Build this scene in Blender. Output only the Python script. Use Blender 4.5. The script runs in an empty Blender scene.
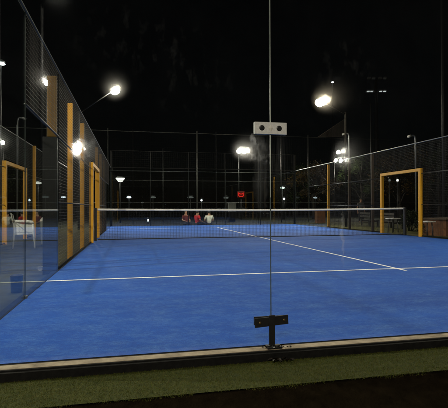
import bpy, bmesh, math, random
from mathutils import Vector, Matrix
R = math.radians
random.seed(7)
S = bpy.context.scene
COL = S.collection
rnd = random.random
def ru(a, b): return a + (b - a) * rnd()

# ------------------------------------------------------------ camera (used also to find where far things stand)
CX, CD, CH, YAW, PITCH, ROLL, FPX = 1.0867, 2.79, 0.930, 0.2088, 0.0090, -0.0030, 430.4
fw = Vector((math.sin(YAW) * math.cos(PITCH), math.cos(YAW) * math.cos(PITCH), math.sin(PITCH)))
r0 = Vector((math.cos(YAW), -math.sin(YAW), 0)); u0 = r0.cross(fw)
rt = r0 * math.cos(ROLL) + u0 * math.sin(ROLL); up = rt.cross(fw)
CAM = Vector((CX, -CD, CH))
cd = bpy.data.cameras.new('camera'); cam = bpy.data.objects.new('camera', cd); COL.objects.link(cam)
M3 = Matrix((rt, up, -fw)).transposed()
cam.matrix_world = Matrix.Translation(CAM) @ M3.to_4x4()
cd.sensor_width = 36; cd.lens = FPX / 448 * 36; cd.clip_start = 0.05; cd.clip_end = 2000
S.camera = cam
def at(u, v, D):
    """world point seen at photo pixel (u, v) at depth D metres"""
    return CAM + (fw + rt * ((u - 224) / FPX) + up * ((204 - v) / FPX)) * D

# ------------------------------------------------------------ materials
def mat(name, color=(.5, .5, .5), rough=.6, metal=0.0, spec=.5):
    m = bpy.data.materials.new(name); m.use_nodes = True
    b = m.node_tree.nodes['Principled BSDF']
    b.inputs['Base Color'].default_value = (*color, 1); b.inputs['Roughness'].default_value = rough
    b.inputs['Metallic'].default_value = metal; b.inputs['Specular IOR Level'].default_value = spec
    return m
class NT:
    def __init__(s, m): s.t = m.node_tree; s.n = s.t.nodes; s.l = s.t.links; s.b = s.n.get('Principled BSDF')
    def new(s, k, **kw):
        n = s.n.new(k)
        for a, v in kw.items(): setattr(n, a, v)
        return n
    def coord(s, scale=(1, 1, 1)):
        c = s.new('ShaderNodeTexCoord'); m = s.new('ShaderNodeMapping'); m.inputs['Scale'].default_value = scale
        s.l.new(c.outputs['Object'], m.inputs['Vector']); return m.outputs['Vector']
    def noise(s, vec, scale, detail=4, rough=.55):
        n = s.new('ShaderNodeTexNoise'); n.inputs['Scale'].default_value = scale; n.inputs['Detail'].default_value = detail
        n.inputs['Roughness'].default_value = rough; s.l.new(vec, n.inputs['Vector']); return n.outputs['Fac']
    def ramp(s, f, stops):
        r = s.new('ShaderNodeValToRGB'); e = r.color_ramp.elements
        while len(e) < len(stops): e.new(.5)
        for i, (p, c) in enumerate(stops):
            e[i].position = p; e[i].color = (*c, 1) if len(c) == 3 else c
        s.l.new(f, r.inputs['Fac']); return r.outputs['Color']
    def mix(s, f, a, b, kind='MIX'):
        n = s.new('ShaderNodeMix', data_type='RGBA', blend_type=kind)
        for i, v in ((0, f), (6, a), (7, b)):
            if isinstance(v, (int, float)): n.inputs[i].default_value = v
            elif isinstance(v, tuple): n.inputs[i].default_value = (*v, 1)
            else: s.l.new(v, n.inputs[i])
        return n.outputs[2]
    def math(s, op, a, b=None, clamp=False):
        n = s.new('ShaderNodeMath', operation=op); n.use_clamp = clamp
        for i, v in enumerate((a, b)):
            if v is None: continue
            if isinstance(v, (int, float)): n.inputs[i].default_value = v
            else: s.l.new(v, n.inputs[i])
        return n.outputs[0]
    def bump(s, h, strength=.3, dist=.01):
        n = s.new('ShaderNodeBump'); n.inputs['Strength'].default_value = strength; n.inputs['Distance'].default_value = dist
        s.l.new(h, n.inputs['Height']); s.l.new(n.outputs['Normal'], s.b.inputs['Normal'])
def noisy(name, c1, c2, scale=8, rough=.6, metal=0.0, bump=.2, dist=.004, stretch=(1, 1, 1), spec=.5):
    m = mat(name, c1, rough, metal, spec); t = NT(m); v = t.coord(stretch)
    f = t.noise(v, scale, 5, .6)
    t.l.new(t.ramp(f, [(.3, c1), (.72, c2)]), t.b.inputs['Base Color'])
    t.l.new(t.ramp(t.noise(v, scale * 2.3), [(.2, (rough * .8,) * 3), (.8, (min(1, rough * 1.2),) * 3)]), t.b.inputs['Roughness'])
    if bump: t.bump(t.noise(v, scale * 4, 4), bump, dist)
    return m

def court_turf():
    m = mat('court_turf', (.02, .08, .34), .85, 0, .25); t = NT(m)
    v = t.coord(); vs = t.coord((.35, 1.6, 1))
    big = t.noise(vs, .9, 5, .6); mid = t.noise(t.coord((.85, 1.25, 1)), 5, 6, .75); fine = t.noise(v, 150, 3, .75); grit = t.noise(t.coord((.9, 1.2, 1)), 30, 4, .8)
    col = t.ramp(big, [(.30, (.004, .062, .30)), (.52, (.006, .080, .37)), (.74, (.011, .104, .44))])
    sf = t.math('MULTIPLY', t.ramp(mid, [(.44, (0, 0, 0)), (.76, (1, 1, 1))]), t.ramp(grit, [(.35, (.2,) * 3), (.65, (1,) * 3)]))
    col = t.mix(t.math('MULTIPLY', sf, .5), col, (.16, .31, .52))
    col = t.mix(.7, col, t.ramp(grit, [(.34, (.40, .54, .72)), (.66, (1.0, 1.0, 1.0))]), 'MULTIPLY')
    col = t.mix(.8, col, t.ramp(fine, [(.3, (.30, .42, .55)), (.7, (1, 1, 1))]), 'MULTIPLY')
    sk = t.noise(t.coord((.5, 9, 1)), 3, 4, .6)
    col = t.mix(t.math('MULTIPLY', t.ramp(sk, [(.6, (0, 0, 0)), (.8, (1, 1, 1))]), .05), col, (.12, .26, .5))
    col = t.mix(1.0, col, (1.2, 1.2, 1.2), 'MULTIPLY')
    t.l.new(col, t.b.inputs['Base Color'])
    t.bump(t.math('ADD', fine, t.math('MULTIPLY', mid, .6)), .5, .006)
    return m
def line_paint():
    m = mat('white_line', (.72, .74, .76), .8); t = NT(m); v = t.coord()
    f = t.noise(v, 60, 4, .7)
    t.l.new(t.ramp(f, [(.3, (.50, .58, .70)), (.6, (.82, .85, .90))]), t.b.inputs['Base Color']); t.bump(f, .4, .004)
    return m
def glass_mat(name, dirt=1.0, smear=False, tint=(.93, .97, .96)):
    m = bpy.data.materials.new(name); m.use_nodes = True; t = NT(m); t.n.remove(t.b)
    out = t.n['Material Output']
    tr = t.new('ShaderNodeBsdfTransparent'); tr.inputs[0].default_value = (*tint, 1)
    gl = t.new('ShaderNodeBsdfGlossy'); gl.inputs['Roughness'].default_value = 0.0; gl.inputs['Color'].default_value = (.9, .95, 1, 1)
    lw = t.new('ShaderNodeFresnel'); lw.inputs['IOR'].default_value = 1.5
    # facing-independent Fresnel: the back face of a pane sees the inverse index, so take the front value from the incidence
    g = t.new('ShaderNodeNewGeometry'); dp = t.new('ShaderNodeVectorMath', operation='DOT_PRODUCT')
    t.l.new(g.outputs['Incoming'], dp.inputs[0]); t.l.new(g.outputs['Normal'], dp.inputs[1])
    c = t.math('ABSOLUTE', dp.outputs['Value']); k = t.math('SUBTRACT', 1.0, c, True)
    f5 = t.math('POWER', k, 5.0); fr = t.math('ADD', t.math('MULTIPLY', f5, .66), .038, True)
    ms = t.new('ShaderNodeMixShader'); t.l.new(fr, ms.inputs[0]); t.l.new(tr.outputs[0], ms.inputs[1]); t.l.new(gl.outputs[0], ms.inputs[2])
    last = ms.outputs[0]
    if dirt:
        v = t.coord()
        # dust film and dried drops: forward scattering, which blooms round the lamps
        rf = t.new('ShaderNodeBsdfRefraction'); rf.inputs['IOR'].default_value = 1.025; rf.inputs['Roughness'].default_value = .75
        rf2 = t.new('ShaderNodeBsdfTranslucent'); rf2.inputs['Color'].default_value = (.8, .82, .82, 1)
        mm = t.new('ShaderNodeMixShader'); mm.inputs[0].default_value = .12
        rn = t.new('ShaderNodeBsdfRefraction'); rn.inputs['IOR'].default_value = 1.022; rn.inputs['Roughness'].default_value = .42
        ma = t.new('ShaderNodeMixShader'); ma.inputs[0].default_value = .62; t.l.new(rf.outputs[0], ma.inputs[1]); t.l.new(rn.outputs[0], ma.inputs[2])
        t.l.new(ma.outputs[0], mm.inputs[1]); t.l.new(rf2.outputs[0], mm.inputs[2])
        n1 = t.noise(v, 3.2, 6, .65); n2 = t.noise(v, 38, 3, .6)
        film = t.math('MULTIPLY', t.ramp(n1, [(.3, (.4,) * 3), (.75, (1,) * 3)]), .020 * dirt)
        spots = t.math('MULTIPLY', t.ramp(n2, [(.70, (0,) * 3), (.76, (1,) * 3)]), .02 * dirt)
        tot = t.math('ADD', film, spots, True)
        grime_glow = None
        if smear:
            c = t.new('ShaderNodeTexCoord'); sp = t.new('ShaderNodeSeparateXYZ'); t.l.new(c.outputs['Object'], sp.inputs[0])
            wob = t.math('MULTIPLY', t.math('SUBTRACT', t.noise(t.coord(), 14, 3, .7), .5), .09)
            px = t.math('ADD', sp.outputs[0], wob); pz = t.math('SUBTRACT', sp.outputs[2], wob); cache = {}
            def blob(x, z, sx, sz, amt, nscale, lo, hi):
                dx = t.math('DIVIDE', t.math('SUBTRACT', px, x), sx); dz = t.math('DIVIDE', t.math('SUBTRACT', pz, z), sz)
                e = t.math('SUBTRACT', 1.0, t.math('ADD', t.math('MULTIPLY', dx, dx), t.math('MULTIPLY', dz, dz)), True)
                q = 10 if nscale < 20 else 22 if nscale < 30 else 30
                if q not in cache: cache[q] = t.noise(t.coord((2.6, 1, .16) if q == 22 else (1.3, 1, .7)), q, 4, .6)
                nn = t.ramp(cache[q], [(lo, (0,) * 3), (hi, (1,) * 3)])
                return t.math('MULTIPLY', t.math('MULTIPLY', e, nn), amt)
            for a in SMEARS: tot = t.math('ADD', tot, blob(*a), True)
            for a in GRIME_GLOW: grime_glow = blob(*a) if grime_glow is None else t.math('ADD', grime_glow, blob(*a), True)
        m2 = t.new('ShaderNodeMixShader'); t.l.new(tot, m2.inputs[0]); t.l.new(last, m2.inputs[1]); t.l.new(mm.outputs[0], m2.inputs[2])
        last = m2.outputs[0]
        if grime_glow is not None:
            df = t.new('ShaderNodeBsdfDiffuse'); df.inputs['Color'].default_value = (.8, .8, .78, 1); m4 = t.new('ShaderNodeMixShader'); m4.inputs[0].default_value = .5
            t.l.new(df.outputs[0], m4.inputs[1]); t.l.new(rf2.outputs[0], m4.inputs[2])
            m3 = t.new('ShaderNodeMixShader'); t.l.new(grime_glow, m3.inputs[0]); t.l.new(last, m3.inputs[1]); t.l.new(m4.outputs[0], m3.inputs[2]); last = m3.outputs[0]
    t.l.new(last, out.inputs['Surface'])
    return m
def emis(name, color, strength):
    m = bpy.data.materials.new(name); m.use_nodes = True; t = NT(m); t.n.remove(t.b)
    m.cycles.emission_sampling = 'AUTO' if strength > 100 else 'NONE'
    e = t.new('ShaderNodeEmission'); e.inputs[0].default_value = (*color, 1); e.inputs[1].default_value = strength
    t.l.new(e.outputs[0], t.n['Material Output'].inputs['Surface']); return m

def pane_point(u, v):      # where the sight line to a photo pixel crosses the near glass
    d = fw + rt * ((u - 224) / FPX) + up * ((204 - v) / FPX); s = CD / d.y
    return CAM + d * s
def smear_at(u, v, ru_, rv_, amt, ns, lo, hi):
    p = pane_point(u, v); k = CD / FPX * 1.03
    return (p.x, p.z, ru_ * k, rv_ * k, amt, ns, lo, hi)
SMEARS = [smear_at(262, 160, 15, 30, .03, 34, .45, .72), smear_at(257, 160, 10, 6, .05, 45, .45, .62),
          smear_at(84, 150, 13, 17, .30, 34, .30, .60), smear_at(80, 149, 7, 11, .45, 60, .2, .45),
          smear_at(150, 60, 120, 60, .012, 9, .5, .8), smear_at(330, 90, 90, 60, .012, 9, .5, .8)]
GRIME_GLOW = [smear_at(259, 148, 13, 19, .10, 34, .30, .85), smear_at(253, 141, 4, 8, .30, 34, .34, .55), smear_at(258, 158, 12, 4, .12, 34, .36, .6),
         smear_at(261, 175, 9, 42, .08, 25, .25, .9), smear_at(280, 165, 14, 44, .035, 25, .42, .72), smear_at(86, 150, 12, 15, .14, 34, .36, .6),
         smear_at(342, 238, 1.8, 34, .14, 25, .10, .4),  # thin vertical glow streak, its light painted onto the pane
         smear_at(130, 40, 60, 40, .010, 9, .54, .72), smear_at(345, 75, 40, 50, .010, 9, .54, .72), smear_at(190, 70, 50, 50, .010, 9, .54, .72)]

MA = dict(
    turf=court_turf(), line=line_paint(),
    green=noisy('green_turf', (.020, .028, .004), (.05, .055, .008), 40, .9, 0, .8, .01, spec=.2),
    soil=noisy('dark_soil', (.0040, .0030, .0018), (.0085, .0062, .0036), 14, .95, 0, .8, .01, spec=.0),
    ground=noisy('outer_ground', (.036, .037, .018), (.065, .064, .030), 3, .95, 0, .3, .01, spec=.1),
    farground=noisy('far_ground', (.02, .022, .016), (.035, .036, .026), 1.5, .95, 0, .3, .02, spec=.1),
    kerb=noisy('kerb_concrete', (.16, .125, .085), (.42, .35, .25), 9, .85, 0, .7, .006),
    kerbface=noisy('kerb_face', (.007, .007, .007), (.014, .014, .013), 30, .9, 0, .4, .004, spec=.1),  # shade of the unlit kerb side is in this near black
    orange=noisy('orange_paint', (.70, .33, .018), (.82, .42, .03), 5, .42, 0, .12, .002, (1, 1, .3)),
    dimorange=noisy('dimmed_orange_paint', (.24, .12, .008), (.32, .165, .012), 5, .6, 0, .1, .002),  # darker copy of the orange paint, dimness behind the mesh put into the colour
    black=noisy('black_steel', (.010, .010, .011), (.022, .022, .022), 14, .42, .0, .2, .002),
    galv=noisy('galvanised_steel', (.26, .27, .28), (.42, .43, .44), 18, .45, .6, .15, .002),
    wire=noisy('fence_wire', (.014, .015, .016), (.026, .027, .028), 20, .5, .3, 0),
    wirelt=noisy('galvanised_wire', (.06, .065, .06), (.10, .10, .09), 20, .5, .3, 0),
    plate=noisy('brushed_plate', (.66, .67, .66), (.90, .90, .88), 70, .4, .0, .3, .001),
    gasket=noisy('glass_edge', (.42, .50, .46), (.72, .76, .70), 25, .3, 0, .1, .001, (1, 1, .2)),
    darkseal=noisy('dark_seal', (.06, .08, .09), (.16, .20, .22), 12, .5, 0, 0),  # darker tone for the lower length of the seam seal
    fenceblack=noisy('matt_black_paint', (.004, .004, .004), (.007, .007, .007), 9, .9, 0, 0, spec=.05),
    paneedge=noisy('dark_glass_edge', (.03, .045, .04), (.06, .08, .07), 25, .3, 0, 0),
    band=noisy('net_band', (.74, .72, .66), (.86, .84, .80), 12, .8, 0, .3, .002),
    net=noisy('net_cord', (.010, .010, .012), (.02, .02, .022), 30, .9, 0, 0),
    plastic=noisy('white_plastic', (.80, .80, .77), (.88, .88, .86), 9, .4, 0, .05, .001),
    glass=None, farglass=None,
    skin=noisy('skin', (.42, .23, .15), (.5, .29, .2), 12, .55, 0, .1, .002),
    skin2=noisy('darker_skin', (.20, .11, .07), (.26, .15, .1), 12, .55, 0, .1, .002),
    hair=noisy('dark_hair', (.010, .008, .006), (.03, .022, .016), 60, .6, 0, .5, .004),
    white_cloth=noisy('white_cloth', (.66, .64, .58), (.76, .74, .68), 10, .9, 0, .4, .006),
    red_cloth=noisy('red_cloth', (.45, .012, .02), (.6, .02, .03), 10, .9, 0, .4, .006),
    dark_cloth=noisy('dark_cloth', (.012, .013, .018), (.03, .03, .036), 10, .9, 0, .4, .006),
    grey_cloth=noisy('grey_cloth', (.06, .06, .065), (.11, .11, .11), 10, .9, 0, .4, .006),
    bark=noisy('bark', (.012, .009, .006), (.026, .019, .013), 14, .95, 0, 1, .02, (1, 1, .3)),
    leaf=noisy('leaf', (.012, .022, .006), (.035, .05, .014), 5, .9, 0, 0, spec=.1),
    leafo=noisy('autumn_leaf', (.04, .028, .008), (.10, .055, .012), 5, .9, 0, 0, spec=.1),
    hedge=noisy('hedge_leaf', (.006, .010, .004), (.015, .022, .008), 5, .9, 0, 0, spec=.1),
    brick=None, mortar=noisy('planter_cap', (.05, .035, .02), (.08, .05, .03), 12, .9),
    crate=noisy('terracotta_panel', (.11, .042, .012), (.19, .072, .02), 9, .8),
    cabinet=noisy('grey_cabinet', (.26, .27, .26), (.34, .35, .33), 5, .6),
    bluebin=noisy('navy_plastic', (.002, .006, .022), (.004, .009, .035), 8, .5),
    seatwood=noisy('bench_wood', (.007, .006, .005), (.013, .010, .008), 9, .7, 0, .4, .004, (1, 8, 8)),
    lamp=emis('court_lamp', (1, .90, .70), 420), lampfar=emis('far_lamp', (1, .93, .78), 420), lampwarm=emis('warm_lamp', (1, .84, .58), 380),
    lampsmall=emis('small_lamp', (.92, .97, 1), 3.2), lampdim=emis('dim_lamp', (.75, .8, .72), .14), shade=emis('lit_shade', (1, .97, .86), 1.6),
    lampgreen=emis('green_white_lamp', (.8, 1, .85), 2.6), tube=emis('lit_tube', (.95, 1, .96), 5), red=emis('red_neon', (1, .035, .02), .9),
)
MA['glass'] = glass_mat('pane_glass', 0, tint=(.95, .975, .97))
MA['nearglass'] = glass_mat('near_pane_glass', 1.0, True, tint=(.965, .98, .975))
def brick():
    m = mat('brick', (.2, .09, .04), .9); t = NT(m); b = t.new('ShaderNodeTexBrick')
    t.l.new(t.coord(), b.inputs['Vector']); b.inputs['Scale'].default_value = 4
    b.inputs['Color1'].default_value = (.26, .11, .045, 1); b.inputs['Color2'].default_value = (.18, .075, .035, 1); b.inputs['Mortar'].default_value = (.12, .1, .08, 1)
    t.l.new(b.outputs['Color'], t.b.inputs['Base Color']); t.bump(b.outputs['Fac'], -.4, .01); return m
MA['brick'] = brick()

# ------------------------------------------------------------ mesh helpers
class MB:
    def __init__(s): s.v = []; s.f = []; s.m = []; s.sm = []
    def add(s, vs, fs, mi=0, smooth=False):
        o = len(s.v); s.v += [tuple(v) for v in vs]; s.f += [tuple(i + o for i in f) for f in fs]
        s.m += [mi] * len(fs); s.sm += [smooth] * len(fs); return s
    def box(s, x0, y0, z0, x1, y1, z1, mi=0, T=None):
        vs = [Vector(p) for p in ((x0, y0, z0), (x1, y0, z0), (x1, y1, z0), (x0, y1, z0), (x0, y0, z1), (x1, y0, z1), (x1, y1, z1), (x0, y1, z1))]
        if T: vs = [T @ v for v in vs]
        return s.add(vs, [(0, 3, 2, 1), (4, 5, 6, 7), (0, 1, 5, 4), (1, 2, 6, 5), (2, 3, 7, 6), (3, 0, 4, 7)], mi)
    def bbox(s, x0, y0, z0, x1, y1, z1, b=.01, mi=0, T=None):
        bm = bmesh.new(); bmesh.ops.create_cube(bm, size=1)
        for v in bm.verts: v.co = Vector((x0 + (v.co.x + .5) * (x1 - x0), y0 + (v.co.y + .5) * (y1 - y0), z0 + (v.co.z + .5) * (z1 - z0)))
        bmesh.ops.bevel(bm, geom=bm.edges[:], offset=b, segments=2, affect='EDGES', profile=.6)
        bm.verts.index_update()
        vs = [(T @ v.co) if T else v.co.copy() for v in bm.verts]
        s.add(vs, [[v.index for v in f.verts] for f in bm.faces], mi); bm.free(); return s
    def tube(s, pts, r, n=8, mi=0, smooth=True, cap=True):
        pts = [Vector(p) for p in pts]; rs = r if isinstance(r, (list, tuple)) else [r] * len(pts)
        vs = []; a = None
        for i, p in enumerate(pts):
            d = (pts[min(i + 1, len(pts) - 1)] - pts[max(i - 1, 0)]).normalized()
            if a is None: a = d.orthogonal().normalized()
            a = (a - d * a.dot(d)).normalized(); b = d.cross(a)
            for k in range(n):
                t = 2 * math.pi * (k + .5) / n; vs.append(p + (a * math.cos(t) + b * math.sin(t)) * rs[i])
        fs = []
        for i in range(len(pts) - 1):
            for k in range(n): fs.append((i * n + k, i * n + (k + 1) % n, (i + 1) * n + (k + 1) % n, (i + 1) * n + k))
        if cap: fs += [tuple(range(n))[::-1], tuple(range((len(pts) - 1) * n, len(pts) * n))]
        return s.add(vs, fs, mi, smooth)
    def lathe(s, prof, c=(0, 0, 0), n=20, mi=0, T=None, smooth=True):
        vs = []; 
        for r, z in prof:
            for k in range(n):
                a = 2 * math.pi * k / n; p = Vector((c[0] + r * math.cos(a), c[1] + r * math.sin(a), c[2] + z)); vs.append(T @ p if T else p)
        fs = [(i * n + k, i * n + (k + 1) % n, (i + 1) * n + (k + 1) % n, (i + 1) * n + k) for i in range(len(prof) - 1) for k in range(n)]
        fs += [tuple(range(n))[::-1], tuple(range((len(prof) - 1) * n, len(prof) * n))]
        return s.add(vs, fs, mi, smooth)
    def build(s, name, mats, parent=None, loc=None):
        me = bpy.data.meshes.new(name); me.from_pydata(s.v, [], s.f)
        for m in (mats if isinstance(mats, list) else [mats]): me.materials.append(m)
        me.polygons.foreach_set('material_index', s.m); me.polygons.foreach_set('use_smooth', s.sm); me.update()
        o = bpy.data.objects.new(name, me); COL.objects.link(o)
        if parent: o.parent = parent
        if loc is not None: o.location = loc
        return o
def empty(name, loc=(0, 0, 0), rz=0):
    o = bpy.data.objects.new(name, None); o.location = loc; o.rotation_euler = (0, 0, rz); o.empty_display_size = .1; COL.objects.link(o); return o
def tag(o, label=None, cat=None, group=None, kind=None):
    for k, v in (('label', label), ('category', cat), ('group', group), ('kind', kind)):
        if v: o[k] = v
    return o
def copy_tree(o, parent=None):
    c = o.copy(); COL.objects.link(c); c.parent = parent
    for ch in [x for x in KIDS.get(o.name, [])]:
        copy_tree(ch, c)
    return c
KIDS = {}
def note_kids(o):
    KIDS[o.name] = [c for c in COL.objects if c.parent == o]
    for c in KIDS[o.name]: note_kids(c)
def relabel(o, label): o['label'] = label; return o

# ------------------------------------------------------------ the setting
def sheet(name, x0, y0, x1, y1, z, m, label=None):
    o = MB().add([(x0, y0, z), (x1, y0, z), (x1, y1, z), (x0, y1, z)], [(0, 1, 2, 3)]).build(name, m); o['kind'] = 'structure'; return o
# slab of the court, its turf, outside ground
sheet('ground', -700, -700, 700, 900, -.16, MA['farground'])
sheet('side_ground', -6.0, -0.4, -.1, 24, -.045, MA['ground'])
sheet('right_ground', 10.1, -0.4, 15.5, 24, -.046, MA['ground'])
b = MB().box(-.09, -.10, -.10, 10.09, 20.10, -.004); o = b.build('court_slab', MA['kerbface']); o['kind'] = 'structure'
sheet('court_turf', .004, .014, 9.996, 19.99, 0, MA['turf'])
def gridline(x0, y0, x1, y1, z=.004): return (x0, y0, x1, y1, z)
lb = MB()
SY, LW = 3.055, .05
for x0, y0, x1, y1, z in ((.01, SY - LW / 2, 9.99, SY + LW / 2, .004), (.01, 16.95 - LW / 2, 9.99, 16.95 + LW / 2, .004), (5 - LW / 2, SY - .22, 5 + LW / 2, SY - LW / 2, .004),
                          (5 - LW / 2, SY + LW / 2, 5 + LW / 2, 16.95 - LW / 2, .004), (5 - LW / 2, 16.95 + LW / 2, 5 + LW / 2, 17.17, .004)):
    lb.add([(x0, y0, z), (x1, y0, z), (x1, y1, z), (x0, y1, z)], [(0, 1, 2, 3)])
lb.build('court_lines', MA['line'])['kind'] = 'structure'
# kerb at the foot of the near glass: pale concrete on top, face towards the camera near black, its shade put into the colour
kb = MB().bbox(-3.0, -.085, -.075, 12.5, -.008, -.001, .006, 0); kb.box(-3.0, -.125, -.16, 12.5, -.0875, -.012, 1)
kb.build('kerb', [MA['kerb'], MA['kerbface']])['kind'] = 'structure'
# strip of green artificial turf and dark soil before it
sheet('turf_base', -3.0, -.50, 12.5, -.127, -.060, MA['green'])
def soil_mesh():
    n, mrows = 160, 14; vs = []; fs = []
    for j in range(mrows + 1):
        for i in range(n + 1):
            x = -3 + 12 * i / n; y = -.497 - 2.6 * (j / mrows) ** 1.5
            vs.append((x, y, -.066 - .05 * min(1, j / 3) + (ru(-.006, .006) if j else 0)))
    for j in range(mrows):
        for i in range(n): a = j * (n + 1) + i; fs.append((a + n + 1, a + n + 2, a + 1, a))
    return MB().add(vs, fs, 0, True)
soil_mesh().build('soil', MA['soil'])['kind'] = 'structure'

# blades of the green turf
tb = MB()
for i in range(60000):
    x = ru(-.9, 3.6); y = ru(-.128, -.56)
    e_ = -.50 + .014 * math.sin(x * 9) + .01 * math.sin(x * 31 + 1)
    if y < e_ and rnd() < min(1, (e_ - y) / .035): continue
    if -.25 > y and rnd() < .35 * (.5 + .5 * math.sin(x * 14 + y * 30) * math.sin(x * 5.3 - y * 17)): continue
    hgt = ru(.005, .011); a = ru(0, math.pi); w = .0011; lx, ly = ru(-.006, .006), ru(-.006, .006); z = -.0605
    c, s_ = math.cos(a) * w, math.sin(a) * w
    tb.add([(x - c, y - s_, z), (x + c, y + s_, z), (x + lx, y + ly, z + hgt)], [(0, 1, 2)], i % 3)
gm = [noisy('blade_olive', (.042, .050, .004), (.095, .095, .010), 30, .8, 0, 0, spec=.2), noisy('blade_green', (.036, .056, .007), (.072, .098, .012), 30, .8, 0, 0, spec=.2),
      noisy('blade_straw', (.058, .054, .010), (.105, .092, .02), 30, .8, 0, 0, spec=.2)]
tag(tb.build('turf_blades', gm), 'short olive green artificial grass blades in the strip before the glass wall', 'artificial grass', kind='stuff')

# ------------------------------------------------------------ glass and mesh walls
def pane(parent, p0, p1, z0, z1, m, th=.010, gap=.004, inner=None):
    """upright pane between two floor points (the pane keeps its own edges as a sub-part)"""
    a = Vector((*p0, 0)); bb = Vector((*p1, 0)); d = (bb - a).normalized(); n = Vector((-d.y, d.x, 0))
    a = a + d * gap; bb = bb - d * gap
    vs = []
    for q in (a - n * th / 2, bb - n * th / 2, bb + n * th / 2, a + n * th / 2):
        vs += [(q.x, q.y, z0), (q.x, q.y, z1)]
    mb = MB().add(vs, [(0, 2, 3, 1)]); mb.add(vs, [(4, 6, 7, 5)], 1 if inner else 0); o = mb.build('glass_pane', [m, inner] if inner else m, parent)
    e = MB().add(vs, [(2, 4, 5, 3), (6, 0, 1, 7), (1, 3, 5, 7)]).build('pane_edge', MA['paneedge'], o)
    return o
def wiremesh(parent, p0, p1, z0, z1, m, step=.05, w=.0014, name='wire_mesh', off=0.0):
    a = Vector((*p0, 0)); bb = Vector((*p1, 0)); L = (bb - a).length; d = (bb - a) / L; n = Vector((-d.y, d.x, 0)) * (w + 0)
    mb = MB(); a = a + n.normalized() * off if off else a
    k = int(L / step)
    for i in range(k + 1):
        c = a + d * (L * i / k); q = [c + d * w + n, c - d * w + n, c - d * w - n, c + d * w - n]
        vs = [(p.x, p.y, z0) for p in q] + [(p.x, p.y, z1) for p in q]
        mb.add(vs, [(0, 1, 5, 4), (1, 2, 6, 5), (2, 3, 7, 6), (3, 0, 4, 7)])
    k = int((z1 - z0) / step)
    for i in range(k + 1):
        z = z0 + (z1 - z0) * i / k; e = a + d * L
        vs = [(p.x + n.x * s1, p.y + n.y * s1, z + w * s2) for p in (a, e) for s1, s2 in ((1, 1), (-1, 1), (-1, -1), (1, -1))]
        mb.add(vs, [(0, 1, 5, 4), (1, 2, 6, 5), (2, 3, 7, 6), (3, 0, 4, 7)])
    return mb.build(name, m, parent)
def post(parent, x, y, z1, m, wx=.10, wy=.08, z0=-.05, name='post'):
    o = MB().bbox(x - wx / 2, y - wy / 2, z0, x + wx / 2, y + wy / 2, z1, .006).build(name, m, parent); return o
def rail(parent, p0, p1, r, m, name='rail', n=6):
    return MB().tube([p0, p1], r, n).build(name, m, parent)

def bracket_upper(parent):
    x, z = 2.0, 1.468
    mb = MB()
    # plate with two drilled holes: strips around discs
    W, H, th = .113, .040, .006
    bm = bmesh.new()
    holes = (-.062, .060); Rr = .019; N = 24
    vsx = []
    # outer strip cells: build plate as three cells; two with a hole each and one solid middle
    def cell(x0, x1, hx):
        ring = [Vector((hx + Rr * math.cos(2 * math.pi * k / N), 0, Rr * math.sin(2 * math.pi * k / N))) for k in range(N)]
        outer = []
        for k in range(N):
            c, s_ = math.cos(2 * math.pi * k / N), math.sin(2 * math.pi * k / N)
            tx = ((x1 - hx) / c if c > 1e-6 else (x0 - hx) / c if c < -1e-6 else 1e9); tz = (H / abs(s_) if abs(s_) > 1e-6 else 1e9)
            t_ = min(tx, tz); outer.append(Vector((hx + c * t_, 0, s_ * t_)))
        for cx_ in (x0, x1):
            for cz_ in (-H, H):
                k_ = min(range(N), key=lambda q: (outer[q] - Vector((cx_, 0, cz_))).length); outer[k_] = Vector((cx_, 0, cz_))
        vs = [(x + p.x, -.008 - th, z + p.z) for p in outer] + [(x + p.x, -.008 - th, z + p.z) for p in ring] + [(x + p.x, -.008, z + p.z) for p in ring] + [(x + p.x, -.008, z + p.z) for p in outer]
        fs = []
        for k in range(N):
            j = (k + 1) % N
            fs += [(k, j, N + j, N + k), (N + k, N + j, 2 * N + j, 2 * N + k), (3 * N + j, 3 * N + k, 2 * N + k, 2 * N + j), (k, 3 * N + k, 3 * N + j, j)]
        mb.add(vs, fs)
    cell(-W, -.020, holes[0]); cell(.020, W, holes[1])
    mb.box(x - .0199, -.0145, z - H + .0005, x + .0199, -.008, z + H - .0005)
    pl = mb.build('clamp_plate', MA['plate'], parent)
    for hx in holes:
        h = MB(); h.lathe([(.0185, 0), (.0185, .004), (.012, .0045)], n=20, T=Matrix.Translation((x + hx, -.009, z)) @ Matrix.Rotation(R(90), 4, 'X'))
        h.build('clamp_bolt', MA['black'], pl)
    d = MB().add([(x - .017, -.0152, z), (x, -.0152, z - .026), (x + .017, -.0152, z), (x, -.0152, z + .026), (x, -.020, z)], [(0, 1, 4), (1, 2, 4), (2, 3, 4), (3, 0, 4)]).build('clamp_boss', MA['band'], pl)
    # inner plate on the court side
    MB().bbox(x - W, .0075, z - H, x + W, .0135, z + H, .0015).build('inner_plate', MA['plate'], parent)
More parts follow.
